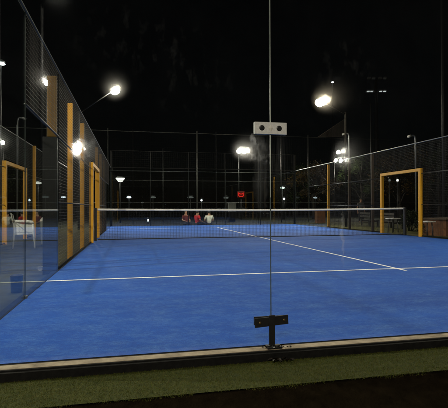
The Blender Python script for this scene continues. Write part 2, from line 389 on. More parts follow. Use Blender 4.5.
def bracket_lower(parent):
    x = 2.0; mb = MB()
    T = Matrix.Translation((x, 0, .165)) @ Matrix.Rotation(R(-3.6), 4, 'Y')
    mb.bbox(-.118, -.017, -.031, .118, -.0075, .031, .002, 0, T)
    mb.bbox(x - .021, -.026, .000, x + .021, -.0180, .208, .002)
    mb.bbox(x - .05, -.085, .001, x + .05, -.012, .012, .002)
    br = mb.build('foot_bracket', MA['black'], parent)
    for hx in (-.082, .088):
        MB().lathe([(.0085, 0), (.0085, .003), (.005, .005)], n=14, T=T @ Matrix.Translation((hx, -.0172, 0)) @ Matrix.Rotation(R(90), 4, 'X')).build('bracket_bolt', noisy('brass_bolt', (.20, .15, .07), (.32, .24, .12), 40, .4, .8, 0), br)
    for hx in (-.035, .035):
        MB().lathe([(.009, 0), (.009, .007), (.006, .009)], n=6, T=Matrix.Translation((x + hx, -.06, .0118)), smooth=False).build('anchor_nut', MA['black'], br)
    # inner counterpart
    MB().bbox(x - .118, .0075, .140, x + .118, .0135, .196, .0015).build('inner_bracket', MA['black'], parent)

# near wall, 5 panes of 2 m x 3 m and 1 m of wire mesh on top
W = tag(empty('glass_wall', (0, 0, 0)), 'tall near back wall of clear glass panes nearest the camera, with a pale clamp plate and black foot bracket on its seam', 'glass wall')
for i in range(5): pane(W, (2 * i, 0), (2 * i + 2, 0), .004, 3.0, MA['nearglass'], gap=.0025, inner=MA['glass'])
bracket_upper(W); bracket_lower(W)
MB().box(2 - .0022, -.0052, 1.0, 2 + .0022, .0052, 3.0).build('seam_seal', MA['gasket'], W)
MB().box(2 - .0018, -.0052, .004, 2 + .0018, .0052, .998).build('seam_seal', MA['darkseal'], W)
rail(W, (0, 0, 3.03), (10, 0, 3.03), .025, MA['black']); rail(W, (0, 0, 4), (10, 0, 4), .02, MA['black'])
wiremesh(W, (0, 0), (10, 0), 3.05, 4, MA['wire'], .05)
for x in (4, 6, 8): post(W, x, -.07, 4, MA['black'], .08, .08, -.1)

# side walls
GY0, GY1 = 9.25, 11.4
def side_wall(X, sgn, label, other=False, posts_m=None, far=True):
    """X court side plane, sgn the outward direction; y from 0 to 20"""
    w = tag(empty('side_wall', (X, 0, 0)), label, 'court wall')
    pm = posts_m or MA['orange']
    o = sgn * .005
    spans = [(0, 2, 3.0), (2, 4, 2.0)] + ([(18, 20, 3.0), (16, 18, 2.0)] if far else [])
    for y0, y1, z1 in spans: pane(w, (o, y0), (o, y1), .004, z1, MA['glass'])
    for y0, y1 in [(2, 4)] + ([(16, 18)] if far else []):
        wiremesh(w, (o, y0 + .02), (o, y1 - .02), 2.03, 2.98, MA['wire'], .05)
        rail(w, (o, y0, 2.015), (o, y1, 2.015), .014, MA['black'])
    for y0, y1 in [(4.06, GY0 - .02)] + ([(GY1 + .02, 15.94)]):
        wiremesh(w, (o, y0), (o, y1), .01, 2.98, MA['wire'], .05)
        rail(w, (o, y0, .03), (o, y1, .03), .014, MA['fenceblack']); rail(w, (o, y0, 1.02), (o, y1, 1.02), .012, MA['black'], n=6); rail(w, (o, y0, 2.0), (o, y1, 2.0), .012, MA['black'])
    # over the gate
    wiremesh(w, (o, GY0), (o, GY1), 2.22, 2.98, MA['wire'], .05)
    rail(w, (o, .0, 2.995), (o, 20.0, 2.995), .017, MA['galv' if sgn > 0 else 'wirelt'] if not other else MA['black'], name='top_rail')
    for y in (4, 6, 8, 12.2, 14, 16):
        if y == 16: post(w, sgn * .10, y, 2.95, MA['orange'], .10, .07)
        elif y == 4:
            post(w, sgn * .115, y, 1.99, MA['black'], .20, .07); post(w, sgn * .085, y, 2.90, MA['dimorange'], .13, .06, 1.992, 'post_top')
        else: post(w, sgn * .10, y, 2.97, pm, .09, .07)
    # gate frame (open doorway either side of the net post)
    g = MB(); a = .095
    g.bbox(-.05, GY0 - a / 2, 0, .05, GY0 + a / 2, 2.165, .006); g.bbox(-.05, GY1 - a / 2, 0, .05, GY1 + a / 2, 2.165, .006)
    g.bbox(-.0505, GY0 - a / 2 + .0015, 2.07, .0505, GY1 + a / 2 - .0015, 2.167, .006)
    g.build('gate_frame', MA['orange'], w)
    # clip at the foot of the seam
    MB().bbox(-sgn * .014, 1.98, .002, -sgn * .002, 2.02, .026, .003).build('foot_clip', MA['galv'], w)
    return w
side_wall(0.0, -1, 'left side wall of the blue court, glass then dark wire mesh with orange posts and an open orange gate frame')
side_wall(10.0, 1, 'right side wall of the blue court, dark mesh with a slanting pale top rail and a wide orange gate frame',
          posts_m=noisy('shaded_orange_paint', (.045, .025, .010), (.07, .04, .015), 6, .6, 0, .1, .002))  # orange posts darkened to brown, the shade on them put into the colour
# neighbouring court to the left: its right-hand wall
side_wall(-2.15, 1, 'right wall of the neighbouring court, orange posts and gate seen through the left glass behind the white chair', other=True)

# far wall
FW = tag(empty('back_wall', (0, 20.01, 0)), 'far back wall of the blue court, glass below a dark mesh band, beyond the net', 'glass wall')
for i in range(5): pane(FW, (2 * i, 0), (2 * i + 2, 0), .004, 3.0, MA['glass'])
rail(FW, (0, .02, 2.86), (10, .02, 2.86), .014, MA['wire']); rail(FW, (0, .02, 3.9), (10, .02, 3.9), .012, MA['fenceblack']); rail(FW, (0, .02, 3.02), (10, .02, 3.02), .014, MA['fenceblack'])
wiremesh(FW, (0, .02), (10, .02), 3.05, 3.9, MA['fenceblack'], .10, .0014)
for x in (2, 4, 6, 8): post(FW, x, .10, 3.9, MA['fenceblack'], .04, .05)
for x in (0, 10): post(FW, x, .10, 3.9, MA['fenceblack'], .1, .1)

# ------------------------------------------------------------ net
N_ = tag(empty('net', (5, 10, 0)), 'black tennis style net with a white top band across the middle of the blue court', 'net')
def net_top(x): return .88 + .04 * (abs(x) / 5) ** 1.6
nm = MB(); w = .0016
for i in range(221):
    x = -4.93 + 9.86 * i / 220
    nm.add([(x - w, -w, .02), (x + w, -w, .02), (x + w, w, .02), (x - w, w, .02), (x - w, -w, net_top(x) - .03), (x + w, -w, net_top(x) - .03), (x + w, w, net_top(x) - .03), (x - w, w, net_top(x) - .03)],
           [(0, 1, 5, 4), (1, 2, 6, 5), (2, 3, 7, 6), (3, 0, 4, 7)])
for j in range(19):
    z = .03 + .045 * j
    nm.tube([(-4.93 + 9.86 * k / 12, 0, z * net_top(-4.93 + 9.86 * k / 12) / .9) for k in range(13)], w, 4, smooth=False)
nm.build('netting', MA['net'], N_)
hb = MB(); K = 30
for k in range(K):
    xa, xb = -4.9 + 9.8 * k / K, -4.9 + 9.8 * (k + 1) / K; za, zb = net_top(xa), net_top(xb)
    hb.add([(xa, -.007, za - .055), (xb, -.007, zb - .055), (xb, -.009, zb - .004), (xa, -.009, za - .004), (xa, 0, za + .003), (xb, 0, zb + .003), (xa, .009, za - .004), (xb, .009, zb - .004), (xa, .007, za - .055), (xb, .007, zb - .055)],
           [(0, 1, 2, 3), (3, 2, 5, 4), (4, 5, 7, 6), (6, 7, 9, 8), (8, 9, 1, 0)], 0, True)
hb.build('top_band', MA['band'], N_)
MB().tube([(-4.9, 0, .035), (4.9, 0, .035)], .014, 8).build('bottom_cord', MA['net'], N_)
for s_ in (-1, 1):
    MB().bbox(s_ * 4.955 - .035, -.04, .001, s_ * 4.955 + .035, .04, .94, .008).build('net_post', MA['black'], N_)

# ------------------------------------------------------------ floodlights
def floodlight(x, y, ang, z, label, heads=1, spread=.35, power=900, lampm=None, tilt=35, mast=None, arm=.7, polem=None, r=.05, col=(1, .91, .74), group='floodlights on arms above the courts', small=1.0, rise=.43):
    f = tag(empty('floodlight', (x, y, -.05), ang), label, 'floodlight', group)
    # pole: straight, then an arm reaching in +x of its own frame
    MB().tube([(0, 0, 0), (0, 0, z - rise + .08)], [r, r * .75], 10).build('pole', polem or MA['black'], f)
    MB().tube([(0, 0, z - rise - .02), (arm, 0, z + .03)], r * .5, 8).build('arm', polem or MA['wire'], f)
    for h in range(heads):
        oy = (h - (heads - 1) / 2) * spread
        T = Matrix.Translation((arm, oy, z)) @ Matrix.Rotation(R(-tilt), 4, 'Y')
        hd = MB(); s1 = small * .16
        hd.lathe([(s1, -.01), (s1 * 1.04, 0), (s1 * .9, s1 * .5), (s1 * .45, s1 * .95), (s1 * .3, s1 * 1.25)], n=18, T=T)
        ho = hd.build('lamp_head', MA['black'], f)
        MB().lathe([(s1 * .97, -.012), (s1 * .95, -s1 * .35), (s1 * .75, -s1 * .68), (s1 * .4, -s1 * .88), (s1 * .1, -s1 * .93)], n=18, T=T).build('lens', lampm or MA['lamp'], ho)
        if power:
            ld = bpy.data.lights.new('lamp_light', 'SPOT'); ld.energy = power; ld.color = col; ld.spot_size = R(125); ld.spot_blend = .7; ld.shadow_soft_size = .06
            lo = bpy.data.objects.new('lamp_light', ld); COL.objects.link(lo); lo.parent = ho
            lo.location = T @ Vector((0, 0, -.15 * small - .05)); lo.rotation_euler = (0, R(-tilt), 0)
    return f
PW = 1300
LZ = 6.0
# two far masts seen in the photograph and the near pair that lights the near half from above the frame
pA = at(115, 90, 20.2); pB = at(321, 101.5, 21.3)
def crossx0(u, y):
    d = fw + rt * ((u - 224) / FPX); return CX + d.x * (y + CD) / d.y
fl = floodlight(-1.35, pA.y, 0, pA.z + .05, 'bright floodlight on a diagonal arm at upper left over the left wall', 1, .3, PW * 1.35, tilt=30, arm=pA.x + 1.35, r=.05, small=1.35, rise=1.15, polem=MA['wire'])
xp = crossx0(346, pB.y); floodlight(xp, pB.y, math.pi, pB.z + .05, 'bright twin floodlight at upper right above the mesh, on a thick dark pole', 2, .34, PW * .75, tilt=35, arm=xp - pB.x, lampm=MA['lampwarm'], small=1.3, rise=.55, polem=MA['fenceblack'], r=.07)
floodlight(-.9, 4.2, 0, 6.2, 'near left floodlight mast above the frame lighting the front of the court', 1, .3, PW * .52, tilt=30, arm=1.0)
floodlight(10.9, 4.2, math.pi, 6.2, 'near right floodlight mast above the frame lighting the front of the court', 2, .3, PW * .29, tilt=30, arm=1.0)
def far_flood(u, v, D, label, heads=1, spread=.5, power=350, small=1.0, ang=R(-80), lampm=None, r=.05, polem=None):
    p = at(u, v, D); a = .6
    return floodlight(p.x - a * math.cos(ang), p.y - a * math.sin(ang), ang, p.z + .05, label, heads, spread, power, lampm or MA['lampfar'], 62, arm=a, small=small, r=r, polem=polem)
far_flood(241.5, 151, 38, 'distant floodlight just left of the glass seam below the clamp plate', 2, .5, 500, 1.3)
far_flood(338, 160.5, 44, 'distant pair of white floodlights above the right mesh', 2, .62, 300, 1.1)
far_flood(338, 152, 46, 'single distant white floodlight just above the distant pair', 1, .8, 200, 1.3)
far_flood(47, 83, 26, 'small floodlight seen through the upper left mesh beside a dim orange post', 1, .3, 200, 1.0)
far_flood(80, 148.5, 34, 'floodlight behind the left mesh seen through a glass smudge', 1, .3, 300, 2.2)
far_flood(2.5, 142.5, 30, 'floodlight at the left picture edge seen through the side glass', 1, .3, 350, .9)
# behind the camera: an added, unseen lamp that lights poles, clamp plate and turf from this side
floodlight(-1.2, -9.0, R(60), 6.6, 'added unseen floodlight behind the camera, brightening clamp plate and turf', 1, .3, 1500, tilt=20, arm=.7)
floodlight(-8.5, 1.5, R(25), 6.4, 'added floodlight out of view to the left, brightening the white chair', 1, .3, 4200, tilt=25, arm=.7)  # added lamp, out of view, brightens the chair and the gap between courts

# tall mast with two crossbars of mostly unlit lamps
pm_ = at(376, 92, 62); mt = tag(empty('light_mast', (pm_.x, pm_.y, -.16), R(-12)), 'tall dark stadium light mast with two crossbars of lamps, rising above the right mesh', 'light mast')
Hm = pm_.z + .16
MB().tube([(0, 0, 0), (0, 0, Hm * .5), (0, 0, Hm + 2)], [.42, .34, .2], 12).build('pole', MA['wire'], mt)
MB().tube([(-1.55, -.1, Hm), (1.55, -.1, Hm)], .07, 6).build('crossbar', MA['galv'], mt)
MB().tube([(-1.3, -.1, Hm + 1.85), (1.3, -.1, Hm + 1.85)], .07, 6).build('crossbar', MA['wire'], mt)
for i, (x, z, lit) in enumerate(((-1.25, 0, 1), (-.75, 0, 1), (.55, 0, 1), (1.1, 0, 1), (-1.1, 1.85, 0), (-.45, 1.85, 2), (.5, 1.85, 0), (1.15, 1.85, 2))):
    h = MB().bbox(x - .22, -.5, Hm + z - .05, x + .22, -.05, Hm + z + .22, .03).build('lamp_head', MA['galv'], mt)
    MB().add([(x - .2, -.3, Hm + z - .06), (x + .2, -.3, Hm + z - .06), (x + .2, -.505, Hm + z + .02), (x - .2, -.505, Hm + z + .02)], [(0, 1, 2, 3)]).build('lens', {0: MA['black'], 1: MA['tube'], 2: MA['lampdim']}[lit], h)

# ------------------------------------------------------------ perimeter fence behind the courts with posts bent at the top
PF = tag(empty('perimeter_fence', (0, 24.3, -.1)), 'high pale wire perimeter fence behind the far wall, above the net', 'fence')
zt = at(224, 129.5, 26).z + .1
xs0, xs1 = -16, 26
rail(PF, (xs0, 0, zt), (xs1, 0, zt), .020, MA['wirelt'], n=6)
rail(PF, (xs0, 0, 1.38), (xs1, 0, 1.38), .012, MA['wirelt'], n=6); rail(PF, (xs0, 0, 2.75), (xs1, 0, 2.75), .012, MA['wirelt'], n=6)
wiremesh(PF, (xs0, 0), (xs1, 0), .05, 2.75, MA['fenceblack'], .10, .0013)
wiremesh(PF, (xs0, 0), (xs1, 0), 2.8, zt, MA['fenceblack'], .15, .0013)
def crossx(u, y):     # x at which the sight line of column u meets plane y
    d = fw + rt * ((u - 224) / FPX); return CX + d.x * (y + CD) / d.y
for u, m, rr in ((108, 'wirelt', .02), (133, 'fenceblack', .02), (163, 'wire', .02), (197, 'wirelt', .042), (216, 'net', .02), (281, 'wire', .035), (308, 'wirelt', .025), (258, 'wire', .02), (17, 'galv', .04)):
    MB().tube([(crossx(u, 24.3), -.06, 0), (crossx(u, 24.3), -.06, zt + (.15 if u != 163 else -1))], rr, 8).build('post', MA[m], PF)
def bent_pole(u, D, vtop, label, lean=-1, r=.045):
    p = at(u, vtop, D); o = tag(empty('bent_pole', (p.x, p.y, -.1)), label, 'pole', 'galvanised poles bent over at the top')
    h = p.z + .1; lean *= .6; pts = [(0, 0, 0), (0, 0, h - .25)] + [(lean * .16 * (1 - math.cos(a)), 0, h - .25 + .22 * math.sin(a)) for a in (R(30), R(60), R(90))] + [(lean * .5, 0, h - .06)]
    MB().tube(pts, r, 8).build('pole_shaft', MA['galv'], o)
    MB().tube([(lean * .42, 0, h - .045), (lean * .72, 0, h - .10)], r * 1.5, 8).build('pole_head', MA['plate'], o)
    MB().bbox(-.12, -.12, -.05, .12, .12, .02, .01).build('base_plate', MA['galv'], o)
    return o
bent_pole(415.5, 22, 135, 'pale galvanised pole bent over at its top, standing behind the right gate frame')
bent_pole(349, 26, 133, 'bent topped pole between the distant lamp cluster and the tall light mast', r=.04)
bent_pole(17.5, 24, 117, 'bent topped pole at the left edge seen over the side glass', lean=1, r=.035)
o = tag(empty('net_pole', at(371.5, 230, 30).xy.to_3d()), 'thin dark pole close on the left of the tall light mast', 'pole')
MB().tube([(0, 0, -.15), (0, 0, at(371, 103, 30).z)], .05, 10).build('pole_shaft', MA['wire'], o)
MB().bbox(-.2, -.2, -.16, .2, .2, -.1, .01).build('base_plate', MA['wire'], o)
o = tag(empty('net_pole', at(444, 230, 17).xy.to_3d()), 'dark pole at the right picture edge rising to the top', 'pole')
MB().tube([(0, 0, -.15), (0, 0, 9.5)], .055, 10).build('pole_shaft', MA['wire'], o)
MB().bbox(-.2, -.2, -.16, .2, .2, -.1, .01).build('base_plate', MA['wire'], o)
# ball-stop net sloping up to the dark pole under the right twin lamp
a = at(318, 137, 27); c2 = at(346, 118, 27); c3 = at(346, 137, 27)
BN = tag(empty('ball_stop_net', a), 'triangle of pale netting sloping up to the dark pole below the right twin floodlight', 'netting')
mb = MB(); A, B_, C_ = Vector(), c2 - a, c3 - a; nn = 34
for i in range(nn + 1):
    t_ = i / nn
    mb.tube([A.lerp(B_, t_), A.lerp(C_, t_)], .003, 4, smooth=False) if t_ > 0 else None
    mb.tube([C_.lerp(A, t_), C_.lerp(B_, t_)], .002, 4, smooth=False) if t_ > 0 else None
mb.tube([A, B_], .012, 5); mb.build('netting', noisy('pale_net', (.07, .055, .04), (.10, .08, .06), 9, .8, 0, 0), BN)

# ------------------------------------------------------------ park lamps and small lights far behind
def park_lamp(u, v, D, label, m, w=.55, kind='bowl'):
    p = at(u, v, D); o = tag(empty('park_lamp', (p.x, p.y, -.16)), label, 'street lamp', 'small lamps far behind the court'); h = p.z + .16
    MB().tube([(0, 0, 0), (0, 0, h - .1)], [.06, .035], 8).build('pole', MA['wire'], o)
    if kind == 'bowl':
        MB().lathe([(w * .22, 0), (w * .5, .20 * w / .55), (w * .5, .24 * w / .55)], (0, 0, h - .1), 16).build('lamp_shade', m, o)
    else:
        MB().lathe([(w * .3, 0), (w * .5, .05), (w * .42, .12), (.03, .17)], (0, 0, h - .1), 16).build('lamp_shade', m, o)
    MB().lathe([(w * .52, 0), (w * .3, .08), (.02, .12)], (0, 0, h - .1 + (.26 * w / .55 if kind == 'bowl' else .18)), 16).build('cap', MA['wire'], o)
park_lamp(120.3, 180.5, 32, 'brightest small lamp, a white bowl shade behind the left end of the net', MA['shade'], .66)
park_lamp(129, 197, 40, 'small oval glowing lamp just below and right of the white bowl lamp', MA['lampsmall'], .42, 'disc')
park_lamp(153, 197, 40, 'dim disc lamp, leftmost of the dim ones above the net', MA['lampdim'], .55, 'disc')
park_lamp(190.5, 197, 40, 'dim disc lamp just left of the pale fence post', MA['lampdim'], .6, 'disc')
park_lamp(226, 197.5, 40, 'dim disc lamp over the pale grey cabinet', MA['lampdim'], .5, 'disc')
park_lamp(282.5, 187.5, 40, 'greenish white lamp just right of the glass seam', MA['lampgreen'], .42, 'disc')
park_lamp(201.5, 200, 36, 'tiny warm lamp just right of the pale fence post above the net', MA['lampsmall'], .16, 'disc')
park_lamp(284, 198.5, 40, 'tiny lamp under the greenish white one right of the seam', MA['lampsmall'], .22, 'disc')
park_lamp(148, 220, 30, 'tiny white light low behind the left half of the net', MA['lampsmall'], .10, 'disc')
park_lamp(38, 182.5, 30, 'white flat lamp seen through the left glass between the orange posts', MA['shade'], .5, 'disc')
park_lamp(52.5, 197, 30, 'tiny lamp seen through the left glass near its right edge', MA['lampsmall'], .16, 'disc')
park_lamp(332.5, 82, 60, 'tiny star like lamp high above the right twin floodlight', MA['lampsmall'], .4, 'disc')
park_lamp(312, 180, 44, 'faint lamp among the leaves left of the distant right posts', MA['lampdim'], .3, 'disc')
for u, lab in ((389.5, 'left one of two small warm lamps under the right gate beam'), (397.5, 'right one of two small warm lamps under the right gate beam')):
    park_lamp(u, 180, 30, lab, MA['lampdim'] if u < 395 else MA['shade'], .16, 'disc')
park_lamp(1, 63, 24, 'white lit strip lamp at the upper left picture edge', MA['tube'], .45, 'disc')

# red neon sign
p = at(241, 194.5, 38); o = tag(empty('neon_sign', (p.x, p.y, -.16)), 'small glowing red sign on a post behind the net, left of the glass seam', 'sign')
MB().tube([(0, 0, 0), (0, 0, p.z - .2)], .05, 8).build('post', MA['wire'], o)
zc = p.z + .16
MB().bbox(-.34, .0, zc - .26, .34, .10, zc + .26, .04).build('sign_box', noisy('sign_red', (.3, .03, .02), (.36, .04, .03), 5, .6), o)
sg = MB()
sg.tube([(-.30, -.03, zc + .20), (-.30, -.03, zc - .10), (-.15, -.03, zc - .22), (.15, -.03, zc - .22), (.30, -.03, zc - .10), (.30, -.03, zc + .20), (.12, -.03, zc + .06), (-.12, -.03, zc + .06), (-.30, -.03, zc + .20)], .045, 6)
sg.v = [(x * .8, y, zc + (z - zc) * .8) for x, y, z in sg.v]; sg.build('neon_tube', MA['red'], o)
# grey cabinet
p = at(232, 209, 34); o = tag(empty('cabinet', (p.x, p.y, -.16)), 'pale grey upright cabinet standing behind the far wall below the red sign', 'cabinet')
MB().bbox(-.30, -.2, p.z - .06, .30, .2, p.z + .62, .02).build('cabinet_body', MA['cabinet'], o); MB().bbox(-.34, -.24, p.z + .62, .34, .24, p.z + .68, .015).build('cabinet_lid', MA['cabinet'], o)
MB().bbox(-.24, -.16, 0, .24, .16, p.z - .062, .01).build('plinth', MA['fenceblack'], o)

# ------------------------------------------------------------ things between and beside the courts
def chair(label, loc, rz):
    c = tag(empty('plastic_chair', loc, rz), label, 'chair')
    # front towards +x; low monobloc armchair
    for sx, sy in ((1, 1), (1, -1), (-1, 1), (-1, -1)):
        x0 = .23 * sx; y0 = .23 * sy; top = .64 if sx > 0 else .62
        lm = MB()
        pts = [(x0 + .06 * sx, y0 + .03 * sy, 0), (x0 + .02 * sx, y0 + .01 * sy, .40), (x0 + (-.0 if sx > 0 else -.03), y0 + .01 * sy, top)]
        lm.tube(pts, [.020, .034, .026], 6); lm.build('leg', MA['plastic'], c)
    s_ = MB(); n = 8; vs = []
    for i in range(n + 1):
        for j in range(n + 1):
            x = -.24 + .50 * i / n; y = -.235 + .47 * j / n; z = .42 - .03 * math.sin(math.pi * i / n) - .012 * math.sin(math.pi * j / n) - (.03 * (i / n) ** 6)
            vs.append((x, y, z))
    up_ = [(i * (n + 1) + j, (i + 1) * (n + 1) + j, (i + 1) * (n + 1) + j + 1, i * (n + 1) + j + 1) for i in range(n) for j in range(n)]
    k = len(vs); vs2 = vs + [(x, y, z - .03) for x, y, z in vs]
    s_.add(vs2, up_ + [tuple(q + k for q in f[::-1]) for f in up_], 0, True)
    s_.box(-.24, -.235, .345, .26, -.225, .405); s_.box(-.24, .225, .345, .26, .235, .405); s_.box(.25, -.225, .33, .26, .225, .392)
    s_.build('seat', MA['plastic'], c)
    bk = MB(); vs = []; rows, colsn = 10, 10
    for i in range(rows + 1):
        t_ = i / rows; z = .40 + .47 * t_; xx = -.23 - .11 * t_
        for j in range(colsn + 1):
            s2 = -1 + 2 * j / colsn; wid = .235 - .02 * t_; zz = z - (.05 * s2 * s2 if i == rows else 0); vs.append((xx + .045 * s2 * s2, s2 * wid, zz))
    fr = []
    for i in range(rows):
        for j in range(colsn):
            if 2 <= i < rows - 2 and j % 2 == 1 and 0 < j < colsn - 1: continue      # slots between the slats
            a = i * (colsn + 1) + j; fr.append((a, a + 1, a + colsn + 2, a + colsn + 1))
    k = len(vs); vs2 = vs + [(x - .014, y, z) for x, y, z in vs]
    bk.add(vs2, fr + [tuple(q + k for q in f[::-1]) for f in fr], 0, True)
    bk.build('backrest', MA['plastic'], c)
    for sy in (-1, 1):
        am = MB(); am.tube([(-.29, sy * .22, .68), (-.15, sy * .26, .665), (.10, sy * .27, .655), (.22, sy * .25, .635), (.245, sy * .24, .60)], [.022, .028, .034, .030, .024], 8); am.build('armrest', MA['plastic'], c)
        MB().box(-.25, sy * .235 - .006, .40, .22, sy * .235 + .006, .64).build('side_panel', MA['plastic'], c)
    return c
pc = at(24, 240.5, 10.6)
chair('white plastic armchair seen through the left glass, standing between the two courts', (pc.x, pc.y, -.045), R(13)).scale = (.86, .95, 1.0)

def bottle_stand(u, v, D, label):
    p = at(u, v, D); o = tag(empty('waste_bin', (p.x, p.y, -.045)), label, 'bin')
    MB().lathe([(.10, 0), (.115, .02), (.13, .62), (.135, .63)], n=18).build('bin_body', MA['cabinet'], o)
    MB().lathe([(.138, 0), (.14, .03), (.07, .12), (.06, .22), (.0, .23)], (0, 0, .632), 18).build('bin_lid', MA['plastic'], o)
bottle_stand(45.5, 236, 11.6, 'slim grey bin with a white lid behind the right edge of the left glass')
p = at(18.5, 292, 5.0); o = tag(empty('bucket', (p.x - .02, p.y, -.045)), 'small navy blue bucket on the ground just outside the left glass', 'bucket')
MB().lathe([(.055, 0), (.06, .01), (.068, .19), (.072, .192), (.072, .203), (.064, .203), (.048, .015)], n=20).build('bucket_body', MA['bluebin'], o)
p = at(41.5, 270.5, 6.8); o = tag(empty('paper_cup', (p.x, p.y, -.045), 0), 'small white paper cup lying on the ground behind the left glass', 'cup')
T = Matrix.Rotation(R(88), 4, 'X') @ Matrix.Translation((0, .036, 0))
MB().lathe([(.026, 0), (.038, .095), (.040, .097), (.036, .096), (.025, .004)], n=18, T=T).build('cup_body', MA['plastic'], o)

# right side: terrace table, dark planter, brick planter, terracotta panel
def table(u, v, D, label, rz=0, L=.8, Wd=.5):
    p = at(u, v, D); o = tag(empty('cafe_table', (p.x, p.y, -.16), rz), label, 'table', 'white tables beyond the right mesh')
    h = p.z + .16
    MB().bbox(-L / 2, -Wd / 2, h - .04, L / 2, Wd / 2, h, .012).build('table_top', MA['plastic'], o)
    for sx in (-1, 1):
        for sy in (-1, 1): MB().tube([(sx * (L / 2 - .06), sy * (Wd / 2 - .06), 0), (sx * (L / 2 - .09), sy * (Wd / 2 - .09), h - .045)], .018, 6).build('leg', MA['black'], o)
    return o
table(393, 218, 16.5, 'white table top seen inside the right gate frame beside the net post', R(20), .45, .35)
table(427, 221, 14.2, 'white table top just right of the near orange gate post', R(20), .45, .35)
def shrub(u, D, hgt, rad, m, label, n=900, seed=1, name='shrub', cat='shrub', grp=None):
    p = at(u, 230, D); o = tag(empty(name, (p.x, p.y, -.16)), label, cat, grp)
    rs = random.Random(seed); fo = MB()
    cl = [(rs.uniform(-1, 1) * rad * .6, rs.uniform(-1, 1) * rad * .6, hgt * rs.uniform(.35, .85), rs.uniform(.3, .55) * rad) for _ in range(9)]
    for i in range(n):
        cx, cy, cz, cr = cl[i % 9]; d = Vector((rs.gauss(0, 1), rs.gauss(0, 1), rs.gauss(0, 1))).normalized() * cr * rs.uniform(.6, 1.1)
        q = Vector((cx, cy, max(.03, cz + d.z))) + Vector((d.x, d.y, 0)); a = Vector((rs.gauss(0, 1), rs.gauss(0, 1), rs.gauss(0, 1))).normalized(); b2 = a.orthogonal().normalized()
        s2 = rs.uniform(.03, .06) * (1 if rad < 1 else 1.8)
        fo.add([q - a * s2, q - b2 * s2 * .5, q + a * s2, q + b2 * s2 * .5], [(0, 1, 2, 3)])
    fo.build('foliage', m, o)
    st = MB()
    for cx, cy, cz, cr in cl[:5]: st.tube([(cx * .1, cy * .1, 0), (cx * .5, cy * .5, cz * .6), (cx, cy, cz)], [.03, .02, .01], 5)
    st.build('stem', MA['bark'], o)
shrub(410, 17.5, .95, .55, MA['hedge'], 'dark round shrub inside the right gate frame behind the net post', 1500, 3)
shrub(424, 15.2, .72, .38, MA['hedge'], 'dark shrub right of the near gate post, against the planter', 1000, 4)
p0 = at(444, 240, 13.8); o = tag(empty('masonry_planter', (p0.x + .35, p0.y + .8, -.16), R(12)), 'low orange brown masonry planter beyond the mesh at the right picture edge', 'planter')
MB().box(-.15, -.5, 0, 1.6, .5, .66).build('planter_wall', MA['crate'], o); MB().bbox(-.2, -.55, .66, 1.65, .55, .72, .015).build('planter_cap', MA['mortar'], o)
p = at(320, 216, 27); o = tag(empty('wooden_cabinet', (p.x, p.y, -.16)), 'small terracotta coloured cupboard low behind the far right corner of the court', 'cabinet')
MB().bbox(-.28, -.2, .1, .28, .2, .90, .015).build('cabinet_body', MA['crate'], o); MB().bbox(-.31, -.23, .90, .31, .23, .94, .01).build('cabinet_lid', MA['crate'], o)
for sx in (-1, 1): MB().box(sx * .24 - .03, -.16, 0, sx * .24 + .03, .16, .1).build('foot', MA['black'], o)
# low strips of lit grass and planting beyond the right mesh
sheet('verge', 10.35, 7.0, 16.5, 23.5, -.03, noisy('verge_grass', (.030, .032, .007), (.06, .058, .014), 3, .95, 0, .5, .01, spec=.1))
# terrace benches (dark)
for u, D, lab in ((354, 22, 'dark slatted bench behind the far part of the right mesh, under the standing person'), (375, 19.5, 'dark slatted bench left of the far orange gate post beyond the mesh')):
    p = at(u, 225, D); o = tag(empty('bench', (p.x + .9, p.y, -.16), R(78)), lab, 'bench', 'dark benches beyond the right mesh')
    for k in range(4): MB().box(-.8, -.2 + k * .11, .43, .8, -.12 + k * .11, .46).build('seat_slat', MA['seatwood'], o)
    for k in range(2): MB().box(-.8, .24, .58 + k * .15, .8, .27, .69 + k * .15).build('back_slat', MA['seatwood'], o)
    for sx in (-.65, .65):
        MB().box(sx - .03, -.2, 0, sx + .03, -.14, .43).box(sx - .03, .2, 0, sx + .03, .238, .85).box(sx - .03, -.14, .36, sx + .03, .2, .42).build('leg_frame', MA['black'], o)

